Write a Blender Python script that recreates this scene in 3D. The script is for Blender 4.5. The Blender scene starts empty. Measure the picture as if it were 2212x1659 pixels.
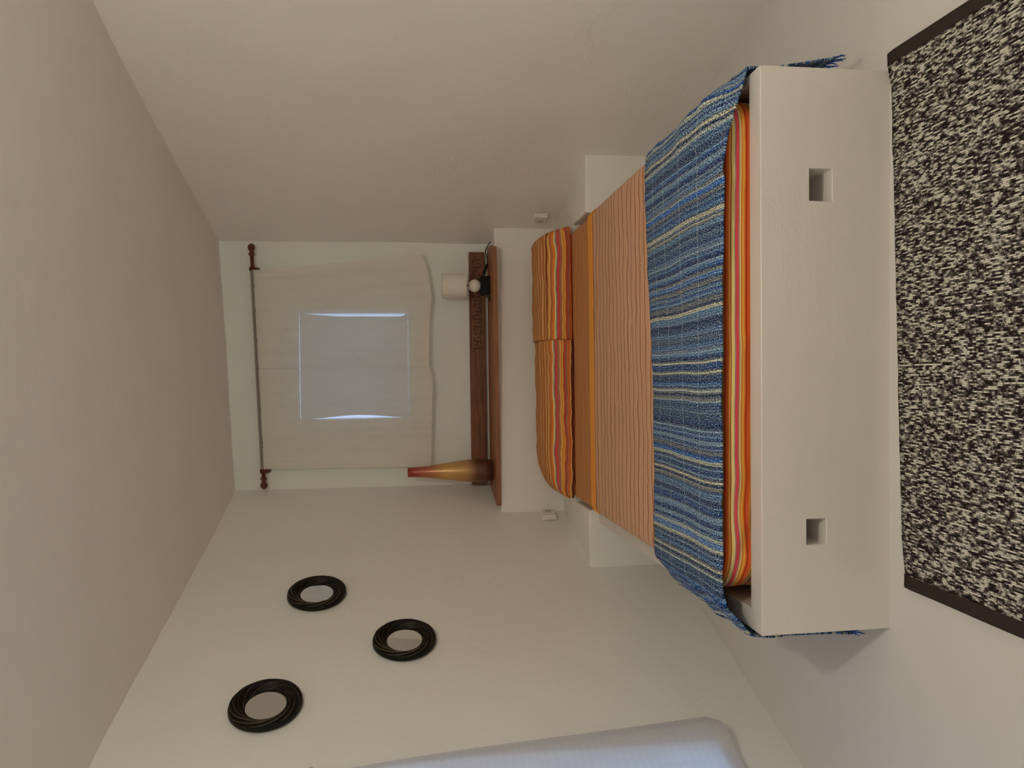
import bpy, bmesh, math, random
from mathutils import Vector, Matrix, noise

random.seed(7)
S = bpy.context.scene
COL = S.collection

# ------------------------------------------------------------------ camera
# the photograph was taken with the phone held sideways: world up points to the left of the frame
F_PX, HORIZON, CAM_H, ROLL = 1661.0, 871.0, 1.30, math.radians(0.8)
th = math.atan((1106 - HORIZON) / F_PX)
fwd = Vector((0, math.cos(th), -math.sin(th)))
up0 = Vector((0, math.sin(th), math.cos(th))); rt0 = Vector((1, 0, 0))
rt = math.cos(ROLL) * rt0 - math.sin(ROLL) * up0
up = math.cos(ROLL) * up0 + math.sin(ROLL) * rt0
cam = bpy.data.cameras.new('camera'); cam.sensor_fit = 'HORIZONTAL'; cam.sensor_width = 36.0
cam.lens = 36.0 * F_PX / 2212.0; cam.clip_start = 0.02
camo = bpy.data.objects.new('camera', cam); COL.objects.link(camo)
M3 = Matrix((-up, rt, -fwd)).transposed()
camo.matrix_world = Matrix.Translation((0, 0, CAM_H)) @ M3.to_4x4()
S.camera = camo

# ------------------------------------------------------------------ world, lamp, exposure
w = bpy.data.worlds.new('sky'); S.world = w; w.use_nodes = True
bg = w.node_tree.nodes['Background']
bg.inputs[0].default_value = (0.37, 0.60, 1.0, 1); bg.inputs[1].default_value = 4.4
lamp = bpy.data.lights.new('ceiling_bulb', 'POINT'); lamp.energy = 32; lamp.color = (1.0, 0.93, 0.75)
lamp.shadow_soft_size = 0.055
lo = bpy.data.objects.new('ceiling_bulb', lamp); lo.location = (0.40, 0.60, 2.17); COL.objects.link(lo)
S.cycles.max_bounces = 16; S.cycles.diffuse_bounces = 10; S.cycles.transparent_max_bounces = 16
vs = S.view_settings
vs.view_transform = 'Standard'; vs.look = 'None'; vs.exposure = 0.0; vs.gamma = 1.0; vs.use_curve_mapping = False

# ------------------------------------------------------------------ helpers
def lin(c): c /= 255.0; return c / 12.92 if c <= 0.04045 else ((c + 0.055) / 1.055) ** 2.4
REF = [lin(v) for v in (156, 144, 126)]
def col(r, g, b, k=1.0):
    """reflectance of a colour seen in the photograph, with the white plaster as reference"""
    c = [lin(v) / q * 0.80 * k for v, q in zip((r, g, b), REF)]
    f = min(1.0, 0.9 / max(c))
    return tuple(v * f for v in c) + (1.0,)

def colf(r, g, b, k=1.0):
    """dyed cloth: the bed stands closer to the lamp than the reference wall"""
    c = col(r, g, b, k * 0.68); return (c[0], c[1] * 0.97, c[2] * 0.90, 1.0)

def new_obj(name, verts, faces, mat=None, parent=None, smooth=True, uvs=None):
    me = bpy.data.meshes.new(name); me.from_pydata([tuple(v) for v in verts], [], faces); me.update()
    if uvs is not None:
        l = me.uv_layers.new(name='UVMap')
        for lp in me.loops: l.data[lp.index].uv = uvs[lp.vertex_index]
    if smooth:
        for p in me.polygons: p.use_smooth = True
    if mat: me.materials.append(mat)
    o = bpy.data.objects.new(name, me); COL.objects.link(o)
    if parent: o.parent = parent
    return o
def from_bm(name, bm, mat=None, parent=None, smooth=False):
    me = bpy.data.meshes.new(name); bm.normal_update(); bm.to_mesh(me); bm.free()
    if smooth:
        for p in me.polygons: p.use_smooth = True
    if mat: me.materials.append(mat)
    o = bpy.data.objects.new(name, me); COL.objects.link(o)
    if parent: o.parent = parent
    return o
def shift(o, loc):
    o.data.transform(Matrix.Translation(-Vector(loc))); o.location = loc; return o
def tag(o, label, cat, group=None):
    o['label'] = label; o['category'] = cat
    if group: o['group'] = group
    return o
def struct(o, label=None):
    o['kind'] = 'structure'
    if label: o['label'] = label
    return o
def thing(name, label, cat, loc=(0, 0, 0), group=None):
    o = bpy.data.objects.new(name, None); COL.objects.link(o); o.location = loc; o.empty_display_size = 0.05
    return tag(o, label, cat, group)
def off(o, root):
    """mesh made in world space -> child of root"""
    o.data.transform(Matrix.Translation(-root.location)); o.parent = root; return o
def box_bm(x0, x1, y0, y1, z0, z1, bev=0.0, seg=3, bm=None):
    bm2 = bmesh.new()
    r = bmesh.ops.create_cube(bm2, size=1)
    for v in bm2.verts:
        v.co = Vector(((x0 + x1) / 2 + v.co.x * (x1 - x0), (y0 + y1) / 2 + v.co.y * (y1 - y0), (z0 + z1) / 2 + v.co.z * (z1 - z0)))
    if bev: bmesh.ops.bevel(bm2, geom=list(bm2.edges), offset=bev, segments=seg, profile=0.5, affect='EDGES')
    if bm is None: return bm2
    tmp = bpy.data.meshes.new('tmp'); bm2.to_mesh(tmp); bm2.free(); bm.from_mesh(tmp); bpy.data.meshes.remove(tmp); return bm
def grid(fn, us, vs_, closed_u=False):
    V, U, Fc = [], [], []
    nu, nv = len(us), len(vs_)
    for i, a in enumerate(us):
        for j, b in enumerate(vs_):
            p, uv = fn(a, b); V.append(Vector(p)); U.append(uv)
    for i in range(nu if closed_u else nu - 1):
        for j in range(nv - 1):
            k = (i + 1) % nu
            Fc.append((i * nv + j, k * nv + j, k * nv + j + 1, i * nv + j + 1))
    return V, Fc, U
def lathe(profile, seg=32, axis_loc=(0, 0, 0)):
    V, Fc = [], []
    n = len(profile); c = Vector(axis_loc)
    for i in range(seg):
        a = 2 * math.pi * i / seg
        for r, z in profile: V.append(c + Vector((r * math.cos(a), r * math.sin(a), z)))
    for i in range(seg):
        k = (i + 1) % seg
        for j in range(n - 1): Fc.append((i * n + j, k * n + j, k * n + j + 1, i * n + j + 1))
    return V, Fc
def tube(pts, r, seg=8, caps=True):
    pts = [Vector(p) for p in pts]; V, Fc = [], []
    rr = r if hasattr(r, '__len__') else [r] * len(pts)
    prev = None
    for i, p in enumerate(pts):
        t = (pts[min(i + 1, len(pts) - 1)] - pts[max(i - 1, 0)]).normalized()
        if prev is None:
            a = t.orthogonal().normalized()
        else:
            a = (prev - t * prev.dot(t)).normalized()
        prev = a; b = t.cross(a)
        for k in range(seg):
            q = 2 * math.pi * k / seg; V.append(p + (a * math.cos(q) + b * math.sin(q)) * rr[i])
    for i in range(len(pts) - 1):
        for k in range(seg):
            m = (k + 1) % seg; Fc.append((i * seg + k, i * seg + m, (i + 1) * seg + m, (i + 1) * seg + k))
    if caps: Fc.append(tuple(range(seg))[::-1]); Fc.append(tuple(range((len(pts) - 1) * seg, len(pts) * seg)))
    return V, Fc
def spline(pts, n=8):
    P = [Vector(p) for p in pts]; out = []
    for i in range(len(P) - 1):
        p0, p1, p2, p3 = P[max(i - 1, 0)], P[i], P[i + 1], P[min(i + 2, len(P) - 1)]
        for k in range(n):
            t = k / n
            out.append(0.5 * ((2 * p1) + (p2 - p0) * t + (2 * p0 - 5 * p1 + 4 * p2 - p3) * t * t + (3 * p1 - p0 - 3 * p2 + p3) * t ** 3))
    out.append(P[-1]); return out
def frange(a, b, step):
    n = max(1, int(math.ceil(abs(b - a) / step))); return [a + (b - a) * i / n for i in range(n + 1)]
def sm(t): t = max(0.0, min(1.0, t)); return t * t * (3 - 2 * t)
def lerp(a, b, t): return a + (b - a) * t
def interp(x, tab):
    if x <= tab[0][0]: return tab[0][1]
    for (a, p), (b, q) in zip(tab, tab[1:]):
        if x <= b: return p + (q - p) * (x - a) / (b - a)
    return tab[-1][1]
def nz(x, y, z, s=1.0): return noise.noise(Vector((x * s, y * s, z * s)))

# ------------------------------------------------------------------ materials
class NT:
    def __init__(self, name):
        self.m = bpy.data.materials.new(name); self.m.use_nodes = True
        self.t = self.m.node_tree; self.n = self.t.nodes; self.l = self.t.links
        self.b = self.n['Principled BSDF']; self.out = self.n['Material Output']
    def node(self, typ, **kw):
        nd = self.n.new(typ)
        for k, v in kw.items(): setattr(nd, k, v)
        return nd
    def link(self, a, b): self.l.new(a, b)
    def math(self, op, a, b=None, c=None):
        nd = self.node('ShaderNodeMath', operation=op)
        for i, v in enumerate((a, b, c)):
            if v is None: continue
            if isinstance(v, (int, float)): nd.inputs[i].default_value = v
            else: self.link(v, nd.inputs[i])
        return nd.outputs[0]
    def coord(self, kind='Object'): return self.node('ShaderNodeTexCoord').outputs[kind]
    def xyz(self, v):
        s = self.node('ShaderNodeSeparateXYZ'); self.link(v, s.inputs[0]); return s.outputs
    def comb(self, x=0.0, y=0.0, z=0.0):
        c = self.node('ShaderNodeCombineXYZ')
        for i, v in enumerate((x, y, z)):
            if isinstance(v, (int, float)): c.inputs[i].default_value = v
            else: self.link(v, c.inputs[i])
        return c.outputs[0]
    def noise(self, vec, scale, detail=2.0, rough=0.5, dist=0.0):
        nd = self.node('ShaderNodeTexNoise'); nd.inputs['Scale'].default_value = scale
        nd.inputs['Detail'].default_value = detail; nd.inputs['Roughness'].default_value = rough
        nd.inputs['Distortion'].default_value = dist
        if vec is not None: self.link(vec, nd.inputs['Vector'])
        return nd.outputs['Fac']
    def scale(self, vec, s):
        m = self.node('ShaderNodeMapping'); m.inputs['Scale'].default_value = s; self.link(vec, m.inputs['Vector']); return m.outputs[0]
    def ramp(self, fac, stops, interp='LINEAR'):
        r = self.node('ShaderNodeValToRGB'); cr = r.color_ramp; cr.interpolation = interp
        while len(cr.elements) < len(stops): cr.elements.new(0.5)
        for e, (p, c) in zip(cr.elements, stops): e.position = p
        for e, (p, c) in zip(cr.elements, stops): e.color = c
        self.link(fac, r.inputs[0]); return r.outputs[0]
    def mix(self, fac, a, b, typ='MIX'):
        m = self.node('ShaderNodeMix', data_type='RGBA', blend_type=typ)
        for i, v in ((0, fac), (6, a), (7, b)):
            if isinstance(v, (int, float)): m.inputs[i].default_value = v
            elif isinstance(v, tuple): m.inputs[i].default_value = v
            else: self.link(v, m.inputs[i])
        return m.outputs[2]
    def bump(self, h, strength=0.3, dist=0.01, normal=None):
        b = self.node('ShaderNodeBump'); b.inputs['Strength'].default_value = strength; b.inputs['Distance'].default_value = dist
        self.link(h, b.inputs['Height'])
        if normal is not None: self.link(normal, b.inputs['Normal'])
        return b.outputs[0]
    def set(self, color=None, rough=None, metal=None, normal=None, spec=None):
        for key, v in (('Base Color', color), ('Roughness', rough), ('Metallic', metal), ('Specular IOR Level', spec)):
            if v is None: continue
            if isinstance(v, (int, float, tuple)): self.b.inputs[key].default_value = v
            else: self.link(v, self.b.inputs[key])
        if normal is not None: self.link(normal, self.b.inputs['Normal'])
        return self.m

def plaster(name, base, rough=0.5, bump=1.0, spec=0.35, crack=0.12):
    t = NT(name); c = t.coord()
    n1 = t.noise(c, 1.3, 3); n2 = t.noise(c, 9, 4, 0.55); n3 = t.noise(c, 60, 3, 0.6)
    n4 = t.noise(t.scale(c, (3, 3, 12)), 1.6, 5, 0.6, 0.6)
    tint = t.ramp(n1, [(0.3, tuple(v * 0.965 for v in base[:3]) + (1,)), (0.7, base)])
    ridge = t.math('POWER', t.math('SUBTRACT', 1.0, t.math('ABSOLUTE', t.math('MULTIPLY', t.math('SUBTRACT', n4, 0.5), 9.0))), 4.0)
    ridge = t.math('MULTIPLY', t.math('MAXIMUM', ridge, 0.0), t.math('GREATER_THAN', t.noise(c, 2.1, 2), 0.56))
    nm = t.bump(n2, 0.35 * bump, 0.012)
    nm = t.bump(n3, 0.10 * bump, 0.003, nm)
    nm = t.bump(ridge, crack * bump, 0.004, nm)
    return t.set(tint, rough, None, nm, spec)

def simple(name, base, rough=0.5, metal=0.0, spec=0.5, nscale=40, var=0.06, bump=0.05):
    t = NT(name); c = t.coord(); n = t.noise(c, nscale, 3)
    lo_ = tuple(v * (1 - var) for v in base[:3]) + (1,); hi = tuple(min(1, v * (1 + var)) for v in base[:3]) + (1,)
    return t.set(t.ramp(n, [(0.3, lo_), (0.7, hi)]), rough, metal, t.bump(n, bump, 0.002), spec)

WHITE = (0.86, 0.86, 0.835, 1)
m_wall = plaster('wall_plaster', WHITE, 0.48, 1.0)
m_wall_right = plaster('right_wall_plaster', (0.88, 0.85, 0.82, 1), 0.42, 1.0, 0.4, 0.28)
m_wall_back = plaster('back_wall_plaster', (0.84, 0.86, 0.83, 1), 0.5, 0.6)
m_ceil = plaster('ceiling_plaster', (0.86, 0.83, 0.80, 1), 0.6, 0.8, 0.25)
m_floor = plaster('painted_floor', (0.68, 0.655, 0.645, 1), 0.20, 0.35, 0.5)
m_base = plaster('painted_masonry', (0.74, 0.70, 0.675, 1), 0.28, 0.8, 0.5)
m_ledge = plaster('ledge_plaster', (0.86, 0.85, 0.825, 1), 0.4, 0.5)

def wood(name, dark, light, rough=0.45, sc=(2, 30, 30)):
    t = NT(name); c = t.coord(); n = t.noise(t.scale(c, sc), 1.5, 5, 0.6, 0.4)
    n2 = t.noise(t.scale(c, tuple(v * 4 for v in sc)), 1.5, 3)
    k = t.math('ADD', t.math('MULTIPLY', n, 0.7), t.math('MULTIPLY', n2, 0.3))
    return t.set(t.ramp(k, [(0.35, dark), (0.65, light)]), rough, None, t.bump(k, 0.15, 0.003), 0.4)
m_shelf = wood('shelf_wood', col(84, 46, 22), col(110, 64, 33), 0.45)
m_beam = wood('beam_wood', col(52, 26, 12), col(98, 54, 26), 0.5)
m_carve = simple('carved_groove', col(48, 22, 12), 0.7)
m_rod = wood('rod_wood', col(44, 18, 10), col(76, 34, 18), 0.35)
m_black = simple('black_paint', (0.006, 0.006, 0.0065, 1), 0.55, spec=0.2)
m_rubber = simple('black_cord', (0.01, 0.01, 0.01, 1), 0.4)
m_gold = simple('brass', (0.75, 0.55, 0.25, 1), 0.3, 1.0)
m_ball = simple('white_glazed_ball', (0.82, 0.79, 0.70, 1), 0.12, var=0.01, bump=0.0)
m_plastic = simple('white_plastic', (0.78, 0.765, 0.73, 1), 0.3, var=0.01, bump=0.0)
m_hole = simple('socket_hole', (0.04, 0.037, 0.033, 1), 0.5)
m_wire = simple('wire_clip', (0.7, 0.68, 0.6, 1), 0.2, 1.0)

def fabric_translucent(name, base, trans, clear, rough=0.9, threads=None, pocket=False):
    """thin cloth: diffuse + translucent + fine open weave"""
    t = NT(name); uv = t.coord('UV'); n = t.noise(t.scale(uv, (400, 400, 1)), 1.0, 2)
    slub = t.noise(t.scale(uv, (60, 6, 1)), 1.0, 3)
    k = t.math('ADD', t.math('MULTIPLY', n, 0.5), t.math('MULTIPLY', slub, 0.5))
    c = t.ramp(k, [(0.3, tuple(v * 0.93 for v in base[:3]) + (1,)), (0.7, base)])
    fl = t.noise(uv, 55, 1)
    c = t.mix(t.math('GREATER_THAN', fl, 0.80), c, tuple(v * 0.6 for v in base[:3]) + (1,))
    if threads:
        v = t.xyz(uv)[1]
        fr = t.math('FRACT', t.math('DIVIDE', t.math('ADD', v, t.math('MULTIPLY', t.noise(t.scale(uv, (3, 3, 1)), 1.0, 1), 0.01)), threads))
        line = t.math('LESS_THAN', fr, 0.10)
    d = t.node('ShaderNodeBsdfDiffuse'); tr = t.node('ShaderNodeBsdfTranslucent'); tp = t.node('ShaderNodeBsdfTransparent')
    t.link(c, d.inputs[0]); t.link(c, tr.inputs[0]); tp.inputs[0].default_value = (0.95, 0.95, 0.95, 1)
    nm = t.bump(k, 0.2, 0.001); t.link(nm, d.inputs['Normal'])
    m1 = t.node('ShaderNodeMixShader'); m2 = t.node('ShaderNodeMixShader')
    m1.inputs[0].default_value = trans; t.link(d.outputs[0], m1.inputs[1]); t.link(tr.outputs[0], m1.inputs[2])
    m2.inputs[0].default_value = clear
    if threads:
        t.link(t.math('ADD', t.math('MULTIPLY', line, -clear * 0.9), clear), m2.inputs[0])
        t.link(t.math('ADD', t.math('MULTIPLY', line, 0.16), trans), m1.inputs[0])
    t.link(m1.outputs[0], m2.inputs[1]); t.link(tp.outputs[0], m2.inputs[2])
    t.n.remove(t.b); t.link(m2.outputs[0], t.out.inputs[0]); return t.m
m_curt = fabric_translucent('cream_muslin', (0.92, 0.905, 0.85, 1), 0.26, 0.19)
m_curt_hem = fabric_translucent('cream_muslin_double', (0.93, 0.90, 0.835, 1), 0.18, 0.05)
m_curt_left = fabric_translucent('white_striped_voile', (0.80, 0.79, 0.80, 1), 0.42, 0.06, threads=0.028)
m_shutter = fabric_translucent('closed_blind', (0.66, 0.66, 0.67, 1), 0.32, 0.0)
m_frame = simple('window_paint', (0.6, 0.6, 0.6, 1), 0.5)
m_shade = fabric_translucent('lamp_shade_cloth', (0.86, 0.83, 0.77, 1), 0.08, 0.0)

def stripes(name, stops, period, wobble=0.003, wscale=(5, 14), bump=0.25, shift_=0.0, fine=None, k=1.0):
    """woven stripes running along UV u, varying with UV v (metres)"""
    t = NT(name); uv = t.coord('UV'); o = t.xyz(uv)
    wn = t.noise(t.scale(uv, (wscale[0], wscale[1], 1)), 1.0, 2)
    v = t.math('ADD', o[1], t.math('MULTIPLY', t.math('SUBTRACT', wn, 0.5), 2 * wobble))
    f = t.math('FRACT', t.math('DIVIDE', t.math('ADD', v, 10 * period + shift_), period))
    c = t.ramp(f, [(p, colf(*rgb, k)) for p, rgb in stops], 'LINEAR')
    th_ = t.noise(t.scale(uv, (150, 900, 1)), 1.0, 2)
    c = t.mix(0.35, c, t.ramp(th_, [(0.25, (0.35, 0.33, 0.3, 1)), (0.75, (1, 1, 1, 1))]), 'MULTIPLY')
    wr = t.noise(t.scale(uv, (4, 45, 1)), 1.0, 3)
    nm = t.bump(wr, bump, 0.012); nm = t.bump(th_, 0.15, 0.0008, nm)
    m = t.set(c, 0.85, None, nm, 0.15)
    t.b.inputs['Sheen Weight'].default_value = 0.1
    return m
def hard(seq, total):
    """(width, rgb) list -> ramp stops with crisp edges"""
    out, p = [], 0.0
    e = 0.004
    for wd, c in seq:
        a = p / total; p += wd; b = p / total
        out.append((min(1, a + e), c)); out.append((max(a + e, b - e), c))
    return out[:32]
bold = [(.007, (150, 48, 22)), (.011, (214, 92, 40)), (.007, (216, 140, 62)), (.003, (120, 62, 22)), (.010, (208, 172, 104)),
        (.003, (112, 112, 98)), (.013, (172, 58, 58)), (.003, (112, 110, 92)), (.006, (214, 172, 96)), (.003, (150, 72, 22)), (.008, (212, 146, 56)), (.004, (190, 96, 30))]
m_bold = stripes('bold_stripe_sheet', hard(bold, sum(a for a, b in bold)), sum(a for a, b in bold), 0.004, (4, 2), 0.25, k=1.15)
pil = [(.008, (110, 50, 30)), (.004, (225, 185, 110)), (.010, (190, 95, 40)), (.003, (115, 105, 95)), (.009, (165, 70, 45)), (.005, (215, 160, 70)), (.004, (205, 110, 40)), (.004, (222, 180, 90)),
       (.008, (150, 95, 65)), (.010, (178, 66, 58)), (.004, (120, 112, 98)), (.005, (232, 205, 130)), (.008, (208, 112, 40)), (.008, (160, 90, 50)), (.004, (215, 165, 80)), (.006, (182, 120, 64))]
fine = [(.012, (178, 124, 86)), (.004, (224, 186, 144)), (.009, (164, 104, 66)), (.003, (112, 68, 38)), (.010, (182, 132, 100)), (.003, (210, 162, 112))]
fine = [(a * 1.3, b) for a, b in fine]; ft = sum(a for a, b in fine)
m_fine = stripes('fine_stripe_sheet', hard(fine, ft), ft, 0.028, (6.5, 4.5), 0.8)
under = [(.010, (168, 100, 48)), (.005, (214, 156, 80)), (.010, (146, 80, 40)), (.004, (104, 54, 26)), (.008, (184, 110, 50)), (.004, (218, 166, 66)), (.006, (164, 78, 42))]
ut = sum(a for a, b in under)
m_under = stripes('under_sheet_stripe', hard(under, ut), ut, 0.022, (6.5, 4.5), 0.6)
m_hem = simple('orange_hem', colf(198, 126, 52), 0.85, spec=0.1, nscale=300)

def pillow_mat(name, sh):
    t = NT(name); uv = t.coord('UV'); o = t.xyz(uv)
    wn = t.noise(t.scale(uv, (8, 9, 1)), 1.0, 2)
    v = t.math('ADD', t.math('ADD', o[1], sh), t.math('MULTIPLY', t.math('SUBTRACT', wn, 0.5), 0.020))
    bt = sum(a for a, b in pil)
    bold_c = t.ramp(t.math('FRACT', t.math('DIVIDE', t.math('ADD', v, 10 * bt), bt)), [(p, colf(*c)) for p, c in hard(pil, bt)])
    f2 = [(.006, (176, 116, 66)), (.0025, (212, 158, 104)), (.006, (162, 96, 50)), (.0025, (120, 68, 34))]
    f2t = sum(a for a, b in f2)
    fine_c = t.ramp(t.math('FRACT', t.math('DIVIDE', t.math('ADD', v, 10 * f2t), f2t)), [(p, colf(*c)) for p, c in hard(f2, f2t)])
    c = t.mix(t.math('GREATER_THAN', v, 0.098 + sh), bold_c, fine_c)
    th_ = t.noise(t.scale(uv, (150, 900, 1)), 1.0, 2)
    c = t.mix(0.35, c, t.ramp(th_, [(0.25, (0.35, 0.33, 0.3, 1)), (0.75, (1, 1, 1, 1))]), 'MULTIPLY')
    wr = t.noise(t.scale(uv, (8, 30, 1)), 1.0, 3)
    return t.set(c, 0.85, None, t.bump(wr, 0.3, 0.012), 0.15)

# ------------------------------------------------------------------ the room
LA, LB = Vector((-1.195, 2.709, 0)), Vector((-0.968, 3.428, 0))
RA, RB = Vector((1.360, 2.605, 0)), Vector((1.105, 3.612, 0))
def xL(y): return LA.x + (y - LA.y) * (LB.x - LA.x) / (LB.y - LA.y)
def xR(y): return RA.x + (y - RA.y) * (RB.x - RA.x) / (RB.y - RA.y)
YB, YF = 4.61, -0.9
def zC(x, y):
    back = 2.303 + 0.052 * (x - 0.13); front = 2.32
    return back + (front - back) * max(0.0, min(1.0, (YB - y) / 1.9))
nL = Vector((LB.y - LA.y, -(LB.x - LA.x), 0)).normalized()
nR = Vector((-(RB.y - RA.y), (RB.x - RA.x), 0)).normalized()

def wall_with_hole(name, P, n, ss, zs, hole=None, depth=0.3, mat=None, amp=0.006):
    V, Fc, idx = [], [], {}
    for i, s in enumerate(ss):
        for j, z in enumerate(zs):
            p = P(s, z); d = amp * (nz(p.x + 3.1, p.y, p.z, 1.1) + 0.5 * nz(p.x, p.y + 7, p.z, 3.0))
            idx[i, j] = len(V); V.append(p + n * d)
    inner = {}
    def inh(i, j):
        if hole is None: return False
        s = (ss[i] + ss[i + 1]) / 2; z = (zs[j] + zs[j + 1]) / 2
        return hole[0] < s < hole[1] and hole[2] < z < hole[3]
    def deep(k):
        if k not in inner:
            inner[k] = len(V); V.append(V[idx[k]] - n * depth)
        return inner[k]
    ni, nj = len(ss) - 1, len(zs) - 1
    for i in range(ni):
        for j in range(nj):
            if inh(i, j): continue
            Fc.append((idx[i, j], idx[i + 1, j], idx[i + 1, j + 1], idx[i, j + 1]))
            for di, dj, a, b in ((1, 0, (i + 1, j), (i + 1, j + 1)), (-1, 0, (i, j + 1), (i, j)), (0, 1, (i + 1, j + 1), (i, j + 1)), (0, -1, (i, j), (i + 1, j))):
                if 0 <= i + di < ni and 0 <= j + dj < nj and inh(i + di, j + dj):
                    Fc.append((idx[a], deep(a), deep(b), idx[b]))
    o = new_obj(name, V, Fc, mat)
    for p in o.data.polygons:
        pass
    try:
        o.data.set_sharp_from_angle(angle=math.radians(40))
    except Exception: pass
    return o
def breaks(a, b, step, cuts=()):
    pts = [a] + sorted(cuts) + [b]; out = []
    for p, q in zip(pts, pts[1:]): out += frange(p, q, step)[:-1]
    return out + [b]

WIN1 = (-0.197, 0.444, 1.262, 1.920)           # window above the shelf: x0, x1, z0, z1
WIN2 = (1.30, 2.48, 0.27, 1.52)                # window in the left wall: y0, y1, z0, z1
struct(wall_with_hole('wall_back', lambda s, z: Vector((s, YB, z)), Vector((0, -1, 0)), breaks(-0.75, 1.0, 0.04, WIN1[:2]), breaks(-0.02, 2.42, 0.04, WIN1[2:]), WIN1, 0.34, m_wall_back, 0.004), 'white plaster end wall with the small window')
struct(wall_with_hole('wall_left', lambda s, z: Vector((xL(s), s, z)), nL, breaks(YF - 0.1, YB + 0.06, 0.045, WIN2[:2]), breaks(-0.02, 2.44, 0.045, WIN2[2:]), WIN2, 0.40, m_wall, 0.007), 'white plaster side wall with three mirrors')
struct(wall_with_hole('wall_right', lambda s, z: Vector((xR(s), s, z)), nR, breaks(YF - 0.1, YB + 0.06, 0.045), breaks(-0.02, 2.44, 0.045), None, 0, m_wall_right, 0.012), 'bare white plaster side wall')
struct(wall_with_hole('wall_front', lambda s, z: Vector((s, YF, z)), Vector((0, 1, 0)), breaks(-2.6, 2.6, 0.2), breaks(-0.02, 2.44, 0.2), None, 0, m_wall, 0.004), 'white plaster wall behind the viewer')
def fl(x, y): return (x, y, 0.0025 * nz(x, y, 1, 1.5) - 0.001), (x, y)
V, Fc, U = grid(fl, frange(-2.7, 2.7, 0.09), frange(YF - 0.1, YB + 0.1, 0.09))
struct(new_obj('floor', V, Fc, m_floor), 'glossy white painted floor')
def ce(x, y): return (x, y, zC(x, y) + 0.008 * nz(x * 1.6, y * 0.5, 2, 1.6) + 0.003 * nz(x, y, 5, 5)), (x, y)
V, Fc, U = grid(ce, frange(-2.7, 2.7, 0.06), frange(YF - 0.1, YB + 0.1, 0.06))
struct(new_obj('ceiling', V, [f[::-1] for f in Fc], m_ceil), 'white plaster ceiling')

# shutters in the end window; daylight leaks in round their edges
w1 = struct(thing('window_1', 'small recessed window with closed blinds behind the cream curtain', 'window', (0.12, YB + 0.2, 1.262)))
del w1['category']
def leaf(x_out, x_in, edge):
    zs = frange(1.272, 1.9145, 0.02); V, Fc = [], []
    for z in zs:
        t = (z - 1.272) / 0.653
        xo = x_out + edge(t)
        for (x, y) in ((xo, 4.78), (x_in, 4.78), (x_in, 4.805), (xo, 4.805)): V.append((x, y, z))
    for i in range(len(zs) - 1):
        for k in range(4):
            m = (k + 1) % 4; Fc.append((i * 4 + k, i * 4 + m, i * 4 + 4 + m, i * 4 + 4 + k))
    Fc += [(3, 2, 1, 0), tuple(range(4 * len(zs) - 4, 4 * len(zs)))]
    o = off(new_obj('blind_panel', V, Fc, m_shutter, smooth=False), w1); return o
leaf(0.446, 0.1275, lambda t: -0.004 - 0.016 * sm((1.0 - t) / 0.40) * sm(t / 0.05))
leaf(-0.199, 0.1275, lambda t: 0.003 + 0.020 * max(0.0, math.sin(math.pi * min(1, t / 0.92))) ** 1.6)
bm = box_bm(-0.21, 0.46, 4.82, 4.87, 1.25, 1.274); off(from_bm('sill_frame', bm, m_frame), w1)

w2 = struct(thing('window_2', 'window in the side wall behind the white striped curtain', 'window', (xL(1.885), 1.885, 0.21)))
del w2['category']
def onL(y, z, d): return Vector((xL(y), y, z)) + nL * d
def bar(y0, y1, z0, z1, d0, d1):
    V = [onL(y, z, d) for d in (d0, d1) for (y, z) in ((y0, z0), (y1, z0), (y1, z1), (y0, z1))]
    return V, [(0, 1, 2, 3), (7, 6, 5, 4), (0, 4, 5, 1), (1, 5, 6, 2), (2, 6, 7, 3), (3, 7, 4, 0)]
for nm_, a in (('frame_stile', (1.29, 1.34, .20, 1.53)), ('frame_stile', (2.44, 2.49, .20, 1.53)), ('frame_rail', (1.34, 2.44, .20, .25)), ('frame_rail', (1.34, 2.44, 1.48, 1.53)), ('mullion', (1.865, 1.905, .25, 1.48))):
    V, Fc = bar(*a, -0.30, -0.25); off(new_obj(nm_, V, Fc, m_plastic, smooth=False), w2)

V, Fc = bar(1.36, 2.375, .37, 1.43, -0.22, -0.205); off(new_obj('blind_panel', V, Fc, m_shutter, smooth=False), w2)  # unseen panel added to dim daylight mid-voile; gaps keep the edges bluer

# ------------------------------------------------------------------ masonry ledges behind the bed
def prism(name, poly, z0, z1, mat, bev=0.012):
    bm = bmesh.new()
    lo_ = [bm.verts.new((x, y, z0)) for x, y in poly]; hi = [bm.verts.new((x, y, z1)) for x, y in poly]
    n = len(poly); bm.faces.new(lo_[::-1]); bm.faces.new(hi)
    for i in range(n): bm.faces.new((lo_[i], lo_[(i + 1) % n], hi[(i + 1) % n], hi[i]))
    bm.normal_update()
    ed = [e for e in bm.edges if all(v.co.z > z1 - 1e-4 for v in e.verts)]
    bmesh.ops.bevel(bm, geom=ed, offset=bev, segments=4, profile=0.5, affect='EDGES')
    o = from_bm(name, bm, mat, smooth=True); o.data.set_sharp_from_angle(angle=math.radians(45)); return o
e_ = 0.015
yl0, yl1 = 3.655, 3.632
poly = [(xL(yl0) - e_, yl0), (-0.618, 3.650), (-0.618, 3.935), (0.826, 3.935), (0.826, 3.638), (xR(yl1) + e_, yl1), (xR(4.42) + e_, 4.42), (xL(4.26) - e_, 4.26)]
struct(prism('masonry_ledge', poly, 0.0, 0.414, m_ledge), 'low white masonry ledge round the head of the bed')
poly = [(xL(4.235) - e_, 4.235), (xR(4.40) + e_, 4.40), (xR(YB + .03) + e_, YB + .03), (xL(YB + .03) - e_, YB + .03)]
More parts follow.
